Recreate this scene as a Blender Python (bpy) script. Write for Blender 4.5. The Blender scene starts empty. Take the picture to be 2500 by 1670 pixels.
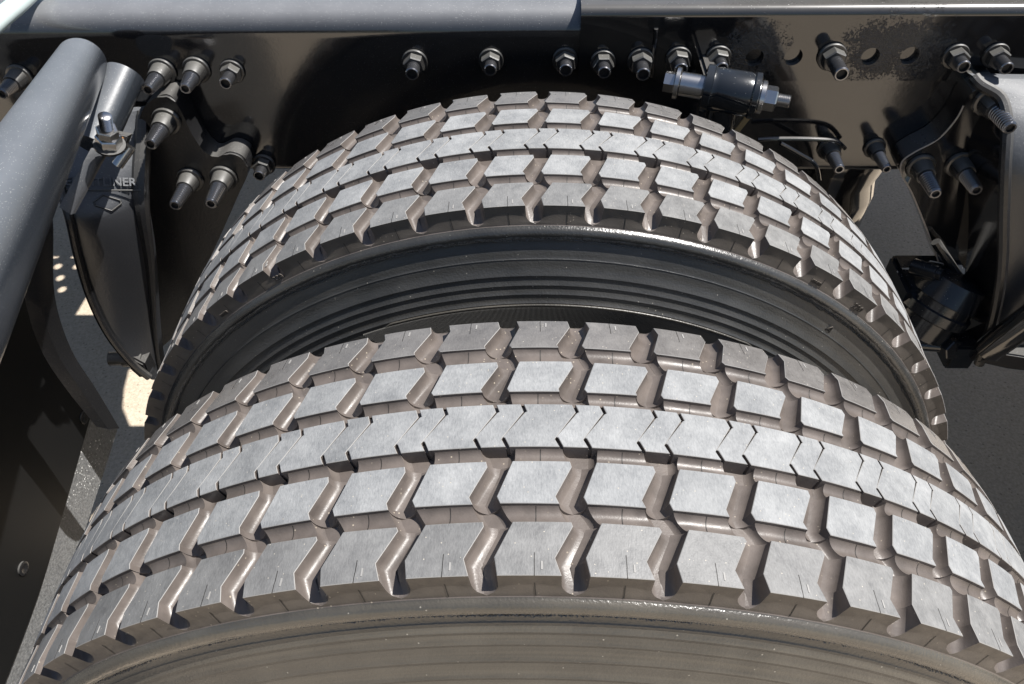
import bpy, bmesh, math, random
from mathutils import Vector, Matrix
from mathutils.geometry import delaunay_2d_cdt
random.seed(7)
S = bpy.context.scene
COL = S.collection
R_ = math.radians

# ------------------------------------------------------------------ camera
CAM = Vector((-0.00956637, -0.2049752, 0.900412))
PITCH, YAW, ROLL, FPX = 0.8078851873, -0.0388675609, -0.0208335176, 1896.736
fw = Vector((math.sin(YAW)*math.cos(PITCH), math.cos(YAW)*math.cos(PITCH), -math.sin(PITCH)))
r0 = Vector((math.cos(YAW), -math.sin(YAW), 0)); u0 = r0.cross(fw)
rt = r0*math.cos(ROLL)+u0*math.sin(ROLL); up = -r0*math.sin(ROLL)+u0*math.cos(ROLL)
cam = bpy.data.objects.new('camera', bpy.data.cameras.new('camera')); COL.objects.link(cam)
M = Matrix((rt, up, -fw)).transposed().to_4x4(); M.translation = CAM
cam.matrix_world = M
cam.data.sensor_width = 36; cam.data.lens = FPX/2500*36
cam.data.clip_start = 0.01; cam.data.clip_end = 500
S.camera = cam
# ------------------------------------------------------------------ light
SUN = Vector((0.49, 0.07, 0.87)).normalized()
EL = math.asin(SUN.z); AZ = math.atan2(SUN.x, SUN.y)
w = bpy.data.worlds.new('World'); S.world = w; w.use_nodes = True
nt = w.node_tree; nt.nodes.clear()
sky = nt.nodes.new('ShaderNodeTexSky'); sky.sky_type = 'NISHITA'; sky.sun_disc = False
sky.sun_elevation = EL; sky.sun_rotation = AZ
bg = nt.nodes.new('ShaderNodeBackground'); bg.inputs[1].default_value = 0.062
wo = nt.nodes.new('ShaderNodeOutputWorld')
nt.links.new(sky.outputs[0], bg.inputs[0]); nt.links.new(bg.outputs[0], wo.inputs[0])
sd = bpy.data.lights.new('sun', 'SUN'); sd.energy = 5.0; sd.angle = R_(0.53); sd.color = (1, .97, .93)
so = bpy.data.objects.new('sun', sd); COL.objects.link(so)
so.rotation_euler = SUN.to_track_quat('Z', 'Y').to_euler()
S.view_settings.view_transform = 'Standard'; S.view_settings.look = 'None'
S.view_settings.gamma = 1; S.view_settings.use_curve_mapping = False
S.view_settings.exposure = 0.66

def at(px, py, Y):
    v = fw + rt*((px-1250)/FPX) - up*((py-835)/FPX)
    return CAM + v*((Y-CAM.y)/v.y)
def at_z(px, py, Z):
    v = fw + rt*((px-1250)/FPX) - up*((py-835)/FPX)
    return CAM + v*((Z-CAM.z)/v.z)
D = 2500/2347.
def dat(x, y, Y): return at(x*D, y*D, Y)      # the same from the picture shown at 2347 wide

# ------------------------------------------------------------------ materials
def mat(name, base, rough=.5, metal=0., spec=.5, coat=0., build=None):
    m = bpy.data.materials.new(name); m.use_nodes = True
    n = m.node_tree.nodes; l = m.node_tree.links; b = n['Principled BSDF']
    b.inputs['Base Color'].default_value = (*base, 1); b.inputs['Roughness'].default_value = rough
    b.inputs['Metallic'].default_value = metal; b.inputs['Specular IOR Level'].default_value = spec
    b.inputs['Coat Weight'].default_value = coat; b.inputs['Coat Roughness'].default_value = .05
    if build: build(n, l, b)
    return m
def N(n, t, **kw):
    x = n.new(t)
    for k, v in kw.items():
        if k.startswith('i_'): x.inputs[k[2:].replace('_', ' ')].default_value = v
        else: setattr(x, k, v)
    return x
def coords(n, l, kind='Object', scale=(1, 1, 1), rot=(0, 0, 0)):
    tc = N(n, 'ShaderNodeTexCoord'); mp = N(n, 'ShaderNodeMapping')
    mp.inputs['Scale'].default_value = scale; mp.inputs['Rotation'].default_value = rot
    l.new(tc.outputs[kind], mp.inputs['Vector']); return mp.outputs[0]
def position(n, scale=None, l=None, rot=None):
    g = N(n, 'ShaderNodeNewGeometry')
    if scale is None: return g.outputs['Position']
    mp = N(n, 'ShaderNodeMapping'); mp.inputs['Scale'].default_value = scale
    if rot: mp.inputs['Rotation'].default_value = rot
    l.new(g.outputs['Position'], mp.inputs['Vector']); return mp.outputs[0]
def noise(n, l, vec, scale, detail=4, rough=.55):
    x = N(n, 'ShaderNodeTexNoise'); x.inputs['Scale'].default_value = scale
    x.inputs['Detail'].default_value = detail; x.inputs['Roughness'].default_value = rough
    l.new(vec, x.inputs['Vector']); return x.outputs['Fac']
def ramp(n, l, fac, stops, interp='LINEAR'):
    r = N(n, 'ShaderNodeValToRGB'); r.color_ramp.interpolation = interp
    e = r.color_ramp.elements
    while len(e) < len(stops): e.new(.5)
    for i, (p, c) in enumerate(stops):
        e[i].position = p; e[i].color = (*c, 1) if not isinstance(c, (int, float)) else (c, c, c, 1)
    l.new(fac, r.inputs[0]); return r.outputs[0]
def mix(n, l, fac, a, b, mode='MIX'):
    x = N(n, 'ShaderNodeMix', data_type='RGBA', blend_type=mode)
    for sock, v in ((x.inputs[0], fac), (x.inputs[6], a), (x.inputs[7], b)):
        if isinstance(v, (int, float)): sock.default_value = v
        elif isinstance(v, tuple): sock.default_value = (*v, 1)
        else: l.new(v, sock)
    return x.outputs[2]
def math_(n, l, op, a, b=None):
    x = N(n, 'ShaderNodeMath', operation=op)
    for i, v in enumerate((a, b)):
        if v is None: continue
        if isinstance(v, (int, float)): x.inputs[i].default_value = v
        else: l.new(v, x.inputs[i])
    return x.outputs[0]
def bump(n, l, b, h, strength=.3, dist=.001, prev=None):
    x = N(n, 'ShaderNodeBump'); x.inputs['Strength'].default_value = strength
    x.inputs['Distance'].default_value = dist; l.new(h, x.inputs['Height'])
    if prev: l.new(prev, x.inputs['Normal'])
    l.new(x.outputs[0], b.inputs['Normal']); return x.outputs[0]
def specks(n, l, vec, scale, size, keep=.4):
    """sparse round grains: 1 inside a grain"""
    v = N(n, 'ShaderNodeTexVoronoi'); v.inputs['Scale'].default_value = scale
    l.new(vec, v.inputs['Vector'])
    a = math_(n, l, 'LESS_THAN', v.outputs['Distance'], size)
    sp = N(n, 'ShaderNodeSeparateColor'); l.new(v.outputs['Color'], sp.inputs[0])
    k = math_(n, l, 'LESS_THAN', sp.outputs[0], keep)
    return math_(n, l, 'MULTIPLY', a, k)

def tread_top(lo, hi, rough, gl):
    def f(n, l, b):
        p = position(n)
        big = noise(n, l, p, 38, 4); fine = noise(n, l, position(n, (1, .35, 1), l, (0, 0, .5)), 900, 3, .7)
        mid = noise(n, l, p, 120, 5, .65)
        m1 = math_(n, l, 'ADD', math_(n, l, 'MULTIPLY', fine, .55), math_(n, l, 'MULTIPLY', mid, .45))
        c = ramp(n, l, m1, [(.32, lo), (.68, hi)])
        c = mix(n, l, .36, c, ramp(n, l, big, [(.35, lo), (.65, hi)]))
        oi = N(n, 'ShaderNodeObjectInfo')
        v = math_(n, l, 'ADD', math_(n, l, 'MULTIPLY', oi.outputs['Random'], .16), .92)
        cmb = N(n, 'ShaderNodeCombineColor')
        for i in range(3): l.new(v, cmb.inputs[i])
        c = mix(n, l, 1., c, cmb.outputs[0], 'MULTIPLY')
        g = specks(n, l, p, 420, .16, .10)
        c = mix(n, l, g, c, (.46, .42, .35))
        l.new(c, b.inputs['Base Color'])
        rr = ramp(n, l, mid, [(.3, rough-.12), (.7, rough+.12)]); l.new(rr, b.inputs['Roughness'])
        bp = bump(n, l, b, fine, .35, .0006); bump(n, l, b, mid, gl, .0015, bp)
    return f
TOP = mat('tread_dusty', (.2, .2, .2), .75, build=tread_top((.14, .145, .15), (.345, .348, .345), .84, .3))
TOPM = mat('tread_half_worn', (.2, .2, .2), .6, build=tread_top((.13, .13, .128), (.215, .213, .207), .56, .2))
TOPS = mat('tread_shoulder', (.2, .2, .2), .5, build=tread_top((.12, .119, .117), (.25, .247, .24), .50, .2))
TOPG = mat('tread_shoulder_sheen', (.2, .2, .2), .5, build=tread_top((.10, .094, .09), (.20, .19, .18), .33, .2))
def wallf(lo, hi, grit, rough):
    def f(n, l, b):
        p = position(n)
        a = noise(n, l, p, 45, 5); c = ramp(n, l, a, [(.3, lo), (.7, hi)])
        d = noise(n, l, p, 9, 3)
        g = specks(n, l, p, 360, .20, .11); g = math_(n, l, 'MULTIPLY', g, ramp(n, l, d, [(.42, 0.), (.56, 1.)]))
        c = mix(n, l, math_(n, l, 'MULTIPLY', g, grit), c, (.46, .40, .31))
        l.new(c, b.inputs['Base Color'])
        rr = ramp(n, l, noise(n, l, p, 160, 3), [(.3, rough-.06), (.7, rough+.08)]); l.new(rr, b.inputs['Roughness'])
        bump(n, l, b, noise(n, l, p, 700, 3), .18, .0006)
    return f
WALL = mat('groove_rubber', (.1, .09, .08), .42, spec=.42, build=wallf((.084, .071, .063), (.158, .134, .119), .7, .38))
FLANK = mat('shoulder_flank_rubber', (.06, .05, .045), .5, build=wallf((.07, .060, .051), (.11, .094, .079), .6, .46))
EDGE = mat('rubbed_edge', (.30, .29, .275), .7)
SEAM_RECESS = mat('seam_recess_shade', (.02, .018, .016), .6)  # dark moulded seams, and painted shade inside hollow bolt tips
def sidef(n, l, b, lo=(.042, .039, .034), hi=(.080, .073, .061), rub=.6):
    tc = N(n, 'ShaderNodeTexCoord'); sx = N(n, 'ShaderNodeSeparateXYZ'); l.new(tc.outputs['Object'], sx.inputs[0])
    rr = math_(n, l, 'SQRT', math_(n, l, 'ADD', math_(n, l, 'POWER', sx.outputs[0], 2.), math_(n, l, 'POWER', sx.outputs[2], 2.)))
    p = position(n)
    a = noise(n, l, p, 26, 5); c = ramp(n, l, a, [(.3, lo), (.7, hi)])
    # a torn line of mould flash along the shoulder ridge
    wob = math_(n, l, 'MULTIPLY', math_(n, l, 'SUBTRACT', noise(n, l, p, 60, 3), .5), .006)
    rw = math_(n, l, 'ADD', rr, wob)
    band = ramp(n, l, math_(n, l, 'MULTIPLY', math_(n, l, 'SUBTRACT', rw, .4650), 100.), [(0., 0.), (.12, 1.), (.42, 1.), (.62, 0.)])
    hair = noise(n, l, p, 650, 3, .7)
    fl = math_(n, l, 'MULTIPLY', band, ramp(n, l, hair, [(.40, 0.), (.54, 1.)]))
    c = mix(n, l, math_(n, l, 'MULTIPLY', fl, .5), c, (.30, .29, .275))
    # circular rub marks and dust
    cb = N(n, 'ShaderNodeCombineXYZ'); l.new(math_(n, l, 'MULTIPLY', rr, 190.), cb.inputs[0])
    l.new(math_(n, l, 'MULTIPLY', sx.outputs[0], 3.), cb.inputs[1])
    ringn = noise(n, l, cb.outputs[0], 1., 3)
    c = mix(n, l, math_(n, l, 'MULTIPLY', ramp(n, l, ringn, [(.45, 0.), (.7, 1.)]), rub), c, (.125, .11, .085))
    g = specks(n, l, p, 300, .15, .05)
    c = mix(n, l, g, c, (.30, .28, .24)); l.new(c, b.inputs['Base Color'])
    ro = ramp(n, l, math_(n, l, 'MULTIPLY', math_(n, l, 'SUBTRACT', rr, .463), 20.), [(0., .38), (.08, .38), (.11, .25), (.5, .26)])
    l.new(ro, b.inputs['Roughness'])
    h = math_(n, l, 'ADD', math_(n, l, 'MULTIPLY', math_(n, l, 'MULTIPLY', band, hair), 2.6), math_(n, l, 'MULTIPLY', noise(n, l, p, 500, 3), .5))
    bump(n, l, b, h, .45, .0016)
SIDE = mat('sidewall_rubber', (.05, .045, .04), .45, spec=.8, build=sidef)
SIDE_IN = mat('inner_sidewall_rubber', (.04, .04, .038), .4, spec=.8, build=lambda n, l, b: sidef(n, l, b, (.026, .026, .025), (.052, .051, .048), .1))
KNURL = mat('knurled_rubber', (.13, .127, .12), .45)
LETT = mat('letter_rubber', (.012, .012, .012), .35)

def paintf(base, dustcol, dust, rough, spk, orange=.05):
    def f(n, l, b):
        p = position(n)
        a = noise(n, l, p, 14, 6, .65); g = N(n, 'ShaderNodeNewGeometry'); sx = N(n, 'ShaderNodeSeparateXYZ')
        l.new(g.outputs['Normal'], sx.inputs[0])
        upm = ramp(n, l, sx.outputs[2], [(.25, 0.), (.85, 1.)])
        fac = math_(n, l, 'MULTIPLY', math_(n, l, 'ADD', math_(n, l, 'MULTIPLY', upm, dust), .02), ramp(n, l, a, [(.25, .75), (.75, 1.)]))
        c = mix(n, l, fac, base, dustcol)
        s1 = specks(n, l, p, 620, .20, .10*spk); s2 = specks(n, l, p, 210, .10, .10*spk)
        s = math_(n, l, 'MULTIPLY', math_(n, l, 'MAXIMUM', s1, s2), math_(n, l, 'ADD', math_(n, l, 'MULTIPLY', upm, .9), .1))
        c = mix(n, l, s, c, (.42, .42, .40)); l.new(c, b.inputs['Base Color'])
        ro = math_(n, l, 'ADD', math_(n, l, 'MULTIPLY', fac, .45), rough)
        l.new(math_(n, l, 'MINIMUM', math_(n, l, 'ADD', ro, math_(n, l, 'MULTIPLY', s, .2)), b_max(n)), b.inputs['Roughness'])
        h = math_(n, l, 'ADD', noise(n, l, p, 260, 3), math_(n, l, 'MULTIPLY', noise(n, l, p, 1100, 2), .4))
        bump(n, l, b, h, orange, .001)
    return f
def b_max(n):
    v = n.new('ShaderNodeValue'); v.outputs[0].default_value = .8; return v.outputs[0]
GLOSS = mat('black_gloss_paint', (.006, .006, .007), .08, spec=.8, coat=.5, build=paintf((.006, .006, .007), (.20, .19, .175), .55, .07, .25, .06))
RAILP = mat('rail_paint_dusty', (.006, .006, .007), .08, spec=.8, coat=.4, build=paintf((.006, .006, .007), (.235, .24, .25), .8, .10, 2.2, .05))
CAST = mat('cast_black_paint', (.012, .012, .012), .25, spec=.5, build=paintf((.012, .012, .013), (.16, .155, .145), .65, .24, 1.4, .25))
TUBEP = mat('dusty_tube_paint', (.015, .016, .018), .3, spec=.5, build=paintf((.018, .021, .026), (.20, .215, .235), .66, .20, 2.6, .12))  # dust, tinted blue on upward faces to paint in the reflected sky
LEGM = mat('dusty_casting', (.03, .03, .03), .36, spec=.6, build=paintf((.026, .027, .030), (.17, .178, .19), .75, .27, 2., .3))  # dust plus a blue tint put in for sky reflected by upward faces
ROUGHP = mat('rough_sprayed_paint', (.02, .018, .016), .35, spec=.5, build=paintf((.014, .013, .012), (.12, .11, .09), .4, .26, 1.2, 1.0))
STEELP = mat('painted_steel', (.05, .05, .05), .35, metal=.0, spec=.7, build=paintf((.026, .025, .024), (.17, .165, .15), .6, .26, .8, .15))
PIN = mat('pin_steel', (.24, .24, .25), .27, metal=.9)
ZINC = mat('zinc_plate', (.55, .54, .53), .27, metal=1.)
BUSH = mat('black_bush', (.012, .016, .02), .25, spec=.6, build=paintf((.007, .009, .012), (.05, .055, .065), .3, .12, .5, .08))
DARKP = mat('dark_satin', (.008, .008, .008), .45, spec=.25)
RUST = mat('rusty_edge', (.32, .13, .03), .6)
def flapf(n, l, b):
    p = position(n)
    a = noise(n, l, p, 240, 5, .7); c = ramp(n, l, a, [(.35, (.09, .092, .094)), (.65, (.22, .222, .22))])
    s = math_(n, l, 'MAXIMUM', specks(n, l, p, 260, .26, .20), specks(n, l, p, 110, .16, .16))
    patch = ramp(n, l, noise(n, l, p, 11, 3), [(.38, .35), (.58, 1.)])
    s = math_(n, l, 'MULTIPLY', s, patch)
    c = mix(n, l, s, c, (.85, .85, .82)); l.new(c, b.inputs['Base Color'])
    bump(n, l, b, noise(n, l, p, 420, 4, .7), .8, .002)
FLAP = mat('gritty_flap_rubber', (.03, .03, .03), .45, spec=.7, build=flapf)
def concf(n, l, b):
    p = position(n)
    a = noise(n, l, p, 3, 6, .6); f = noise(n, l, p, 160, 4, .7)
    c = ramp(n, l, a, [(.3, (.48, .395, .30)), (.7, (.60, .505, .395))])
    c = mix(n, l, .6, c, ramp(n, l, f, [(.3, (.33, .27, .20)), (.7, (.68, .58, .455))]))
    g = specks(n, l, p, 90, .22, .25); c = mix(n, l, math_(n, l, 'MULTIPLY', g, .6), c, (.20, .17, .14))
    l.new(c, b.inputs['Base Color']); bump(n, l, b, f, .5, .003)
CONC = mat('concrete', (.45, .4, .33), .9, spec=.3, build=concf)
HOSE = mat('pale_hose', (.52, .60, .58), .4)

# ------------------------------------------------------------------ mesh helpers
def link(name, me, m=None, parent=None):
    o = bpy.data.objects.new(name, me); COL.objects.link(o)
    if m is not None and me is not None and not me.materials:
        for x in (m if isinstance(m, (list, tuple)) else [m]): me.materials.append(x)
    if parent: o.parent = parent
    return o
def tag(o, label, cat, group=None):
    o['label'] = label; o['category'] = cat
    if group: o['group'] = group
    return o
def empty(name, loc=(0, 0, 0)):
    o = bpy.data.objects.new(name, None); COL.objects.link(o); o.location = loc; o.empty_display_size = .05
    return o
def finish(bm, name, ang=35):
    bmesh.ops.recalc_face_normals(bm, faces=bm.faces)
    for f in bm.faces: f.smooth = True
    for e in bm.edges:
        if len(e.link_faces) == 2 and e.calc_face_angle(0) > R_(ang): e.smooth = False
    me = bpy.data.meshes.new(name); bm.to_mesh(me); bm.free(); return me
def new_obj(name, bm, m, parent=None, ang=35): 
    me = finish(bm, name, ang); o = link(name, me, m, None)
    if parent: o.parent = parent; o.matrix_parent_inverse = parent_world(parent).inverted()
    return o
def parent_world(p):
    m = Matrix.Identity(4)
    while p:
        m = p.matrix_parent_inverse @ Matrix.LocRotScale(p.location, p.rotation_euler, p.scale) if p.parent is None else p.matrix_parent_inverse @ Matrix.LocRotScale(p.location, p.rotation_euler, p.scale)
        return m if p.parent is None else parent_world(p.parent) @ m
    return m
def box(bm, x0, x1, y0, y1, z0, z1, bev=0., mi=0):
    g = bmesh.ops.create_cube(bm, size=1.)
    vs = g['verts']
    bmesh.ops.scale(bm, vec=(x1-x0, y1-y0, z1-z0), verts=vs)
    bmesh.ops.translate(bm, vec=((x0+x1)/2, (y0+y1)/2, (z0+z1)/2), verts=vs)
    es = list({e for v in vs for e in v.link_edges}); fs = {f for v in vs for f in v.link_faces}
    for f in fs: f.material_index = mi
    if bev > 0:
        r = bmesh.ops.bevel(bm, geom=es, offset=bev, segments=2, affect='EDGES')
        for f in r['faces']: f.material_index = mi
def frame_of(d):
    d = d.normalized(); a = Vector((0, 0, 1)) if abs(d.z) < .9 else Vector((1, 0, 0))
    u = d.cross(a).normalized(); v = u.cross(d).normalized(); return u, v
def lathe(bm, origin, axis, prof, seg=24, mi=0, cap=True, hollow=False):
    """prof = [(t along axis, radius)]"""
    u, v = frame_of(axis); ax = axis.normalized(); rings = []
    for t, r in prof:
        rings.append([bm.verts.new(origin+ax*t+(u*math.cos(2*math.pi*i/seg)+v*math.sin(2*math.pi*i/seg))*r) for i in range(seg)])
    for a, b in zip(rings, rings[1:]):
        for i in range(seg):
            f = bm.faces.new((a[i], a[(i+1) % seg], b[(i+1) % seg], b[i])); f.material_index = mi
    if cap:
        for rg in (rings[0], rings[-1]):
            f = bm.faces.new(rg); f.material_index = 1 if hollow and rg is rings[-1] else mi
    if hollow:
        for f in {f for v_ in rings[-2] for f in v_.link_faces if all(w_ in rings[-1] or w_ in rings[-2] for w_ in f.verts)}: f.material_index = 1
def tube(bm, pts, r, seg=14, mi=0, radii=None, cap=True):
    pts = [Vector(p) for p in pts]; rings = []; pu = None
    for i, p in enumerate(pts):
        d = (pts[min(i+1, len(pts)-1)]-pts[max(i-1, 0)]).normalized()
        if pu is None: u, v = frame_of(d)
        else:
            u = (pu-d*pu.dot(d)).normalized(); v = u.cross(d).normalized()
        pu = u; rr = radii[i] if radii else r
        rings.append([bm.verts.new(p+(u*math.cos(2*math.pi*k/seg)+v*math.sin(2*math.pi*k/seg))*rr) for k in range(seg)])
    for a, b in zip(rings, rings[1:]):
        for i in range(seg):
            f = bm.faces.new((a[i], a[(i+1) % seg], b[(i+1) % seg], b[i])); f.material_index = mi
    if cap:
        bm.faces.new(rings[0]).material_index = mi; bm.faces.new(rings[-1]).material_index = mi
def smooth_curve(pts, n=6):
    P = [Vector(p) for p in pts]; out = []
    for i in range(len(P)-1):
        a = P[max(i-1, 0)]; b = P[i]; c = P[i+1]; d = P[min(i+2, len(P)-1)]
        for k in range(n):
            t = k/n
            out.append(.5*((2*b)+(c-a)*t+(2*a-5*b+4*c-d)*t*t+(3*b-a-3*c+d)*t**3))
    out.append(P[-1]); return out
def grid_sheet(bm, rows, thick, mi=0, back=None):
    """rows of points -> sheet with thickness along `back`"""
    A = [[bm.verts.new(p) for p in r] for r in rows]
    B = [[bm.verts.new(Vector(p)+back*thick) for p in r] for r in rows]
    n, m = len(A), len(A[0])
    def q(a, b, c, d): bm.faces.new((a, b, c, d)).material_index = mi
    for i in range(n-1):
        for j in range(m-1):
            q(A[i][j], A[i][j+1], A[i+1][j+1], A[i+1][j]); q(B[i][j], B[i+1][j], B[i+1][j+1], B[i][j+1])
    for i in range(n-1):
        q(A[i][0], A[i+1][0], B[i+1][0], B[i][0]); q(A[i][-1], B[i][-1], B[i+1][-1], A[i+1][-1])
    for j in range(m-1):
        q(A[0][j], B[0][j], B[0][j+1], A[0][j+1]); q(A[-1][j], A[-1][j+1], B[-1][j+1], B[-1][j])
def plate_poly(bm, pts, back, mi=0, bev=0.):
    """closed outline extruded by vector back"""
    a = [bm.verts.new(p) for p in pts]; b = [bm.verts.new(Vector(p)+back) for p in pts]
    f1 = bm.faces.new(a); f2 = bm.faces.new(list(reversed(b))); n = len(a)
    f1.material_index = f2.material_index = mi
    for i in range(n): bm.faces.new((a[i], b[i], b[(i+1) % n], a[(i+1) % n])).material_index = mi
    if bev > 0:
        es = list(f1.edges)
        r = bmesh.ops.bevel(bm, geom=es, offset=bev, segments=3, affect='EDGES')
        for f in r['faces']: f.material_index = mi
def plate_holes(bm, outline, holes, to3, back, mi=0, hseg=20):
    """flat plate with round holes. outline/holes in 2D, to3 maps 2D->3D"""
    pts = [Vector(p) for p in outline]; edges = [(i, (i+1) % len(pts)) for i in range(len(pts))]
    loops = [list(range(len(pts)))]
    for h in holes:
        s = len(pts)
        if len(h) > 3 or isinstance(h[0], tuple):
            pts += [Vector(p) for p in h]; m_ = len(h)
            edges += [(s+i, s+(i+1) % m_) for i in range(m_)]; loops.append(list(range(s, s+m_))); continue
        cx, cy, r = h
        pts += [Vector((cx+r*math.cos(2*math.pi*i/hseg), cy+r*math.sin(2*math.pi*i/hseg))) for i in range(hseg)]
        edges += [(s+i, s+(i+1) % hseg) for i in range(hseg)]; loops.append(list(range(s, s+hseg)))
    v, e, f, *_ = delaunay_2d_cdt(pts, edges, [], 1, 1e-6)
    def inpoly(c, P):
        k = False
        for i in range(len(P)):
            a, b = P[i], P[(i+1) % len(P)]
            if (a[1] > c.y) != (b[1] > c.y) and c.x < (b[0]-a[0])*(c.y-a[1])/(b[1]-a[1])+a[0]: k = not k
        return k
    def inhole(c): return any(inpoly(c, h) if isinstance(h[0], tuple) else (c.x-h[0])**2+(c.y-h[1])**2 < (h[2]*.97)**2 for h in holes)
    A = [bm.verts.new(to3(p.x, p.y)) for p in v]; B = [bm.verts.new(to3(p.x, p.y)+back) for p in v]
    for t in f:
        c = (v[t[0]]+v[t[1]]+v[t[2]])/3
        if inhole(c): continue
        bm.faces.new([A[i] for i in t]).material_index = mi; bm.faces.new([B[i] for i in reversed(t)]).material_index = mi
    for L in loops:
        for i in range(len(L)):
            a, b = L[i], L[(i+1) % len(L)]
            bm.faces.new((A[a], A[b], B[b], B[a])).material_index = mi

# ================================================================== the setting
bm = bmesh.new()
gv = [bm.verts.new((x, y, -.502)) for x, y in ((-150, -150), (150, -150), (150, 150), (-150, 150))]; bm.faces.new(gv)
ground = new_obj('ground', bm, CONC); ground['kind'] = 'structure'
ground['label'] = 'beige speckled concrete ground under the truck'

# ================================================================== wheels
Rt, Wt, DEP, PITCHN = .5, .2077, .0104, 60
PH = 2*math.pi/PITCHN
def rad(y): return Rt-.0085*abs(max(-.6, min(1.6, (y-Wt/2)/(Wt/2))))**3 if 0 <= y <= Wt else Rt-.0085
def pol(s, y, dep):     # s, y, dep in mm on the unrolled tread
    r = rad(y/1000)-dep/1000; a = s/500.
    return Vector((r*math.sin(a), y/1000, r*math.cos(a)))
# outlines: (s, y, type of the edge that starts here) anticlockwise; L lateral groove, C round groove, F shoulder flank, N slit
BLK = {
 'near': [(-35.3, 0, 'F'), (.8, 0, 'L'), (-2.6, 10.8, 'L'), (8.2, 31, 'L'), (7, 33.9, 'C'), (-27.6, 33.9, 'L'), (-37.5, 11.5, 'L')],
 'second': [(-35.5, 46.1, 'C'), (.3, 46.1, 'L'), (-1.6, 50.8, 'L'), (8.4, 71.5, 'L'), (7.4, 75.6, 'C'), (-28.2, 75.6, 'L'), (-37.6, 50.8, 'L')],
 'fourth': [(-32, 132.3, 'C'), (2, 132.3, 'L'), (1.2, 135, 'L'), (12, 156, 'L'), (10.6, 160.6, 'C'), (-25.6, 160.6, 'L'), (-33.6, 135, 'L')],
 'far': [(-31.5, 175.5, 'C'), (1.8, 175.5, 'L'), (1., 178.2, 'L'), (11.2, 199.5, 'L'), (9.4, 207.7, 'F'), (-28.6, 207.7, 'L'), (-26.6, 199.5, 'L'), (-33.4, 178, 'L')],
}
A_ = [(1.4, 86.6), (-1.5, 92.7), (12.5, 114.6), (10.2, 121.1)]
def slit_l(o): return [(A_[0][0]+o-.3, A_[0][1]), (A_[1][0]+o-.35, A_[1][1]), (A_[2][0]+o-.35, A_[2][1]), (A_[3][0]+o-.3, A_[3][1])]
def slit_r(o): return [(A_[0][0]+o+2.1, A_[0][1]), (A_[1][0]+o+1.9, A_[1][1]+1.0), (A_[1][0]+o+.55, A_[1][1]+1.6), (A_[2][0]+o+.55, A_[2][1]-.4), (A_[2][0]+o+1.8, A_[2][1]+.3), (A_[3][0]+o+2.0, A_[3][1])]
def centre(o0, o1):
    Lq = slit_r(o0); Rq = slit_l(o1); pts = [(Lq[0][0], Lq[0][1], 'C')]
    pts += [(x, y, 'N') for x, y in Rq[:-1]]+[(Rq[-1][0], Rq[-1][1], 'C')]+[(x, y, 'N') for x, y in reversed(Lq[1:])]
    return pts
BLK['centre'] = centre(18.2-52.36, 0); BLK['centre_small'] = centre(0, 18.2)

def subdivide(out, step=9.):
    o = []
    for i, (s, y, t) in enumerate(out):
        s2, y2, _ = out[(i+1) % len(out)]
        o.append((s, y, t))
        if t in 'CF':
            n = max(1, int(abs(s2-s)/step))
            for k in range(1, n): o.append((s+(s2-s)*k/n, y+(y2-y)*k/n, t))
    return o
def offset_poly(out, dist):
    """dist(type) outward; outline anticlockwise"""
    n = len(out); res = []
    for i in range(n):
        p0 = Vector(out[i-1][:2]); p1 = Vector(out[i][:2]); p2 = Vector(out[(i+1) % n][:2])
        d1 = (p1-p0).normalized(); d2 = (p2-p1).normalized()
        n1 = Vector((d1.y, -d1.x)); n2 = Vector((d2.y, -d2.x))
        a = dist(out[i-1][2]); b = dist(out[i][2]); cr = d1.x*d2.y-d1.y*d2.x
        if abs(cr) < .08: res.append(p1+(n1*a+n2*b)/2); continue
        q1 = p1+n1*a; q2 = p1+n2*b
        t = ((q2.x-q1.x)*d2.y-(q2.y-q1.y)*d2.x)/cr
        res.append(q1+d1*t)
    return res
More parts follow.
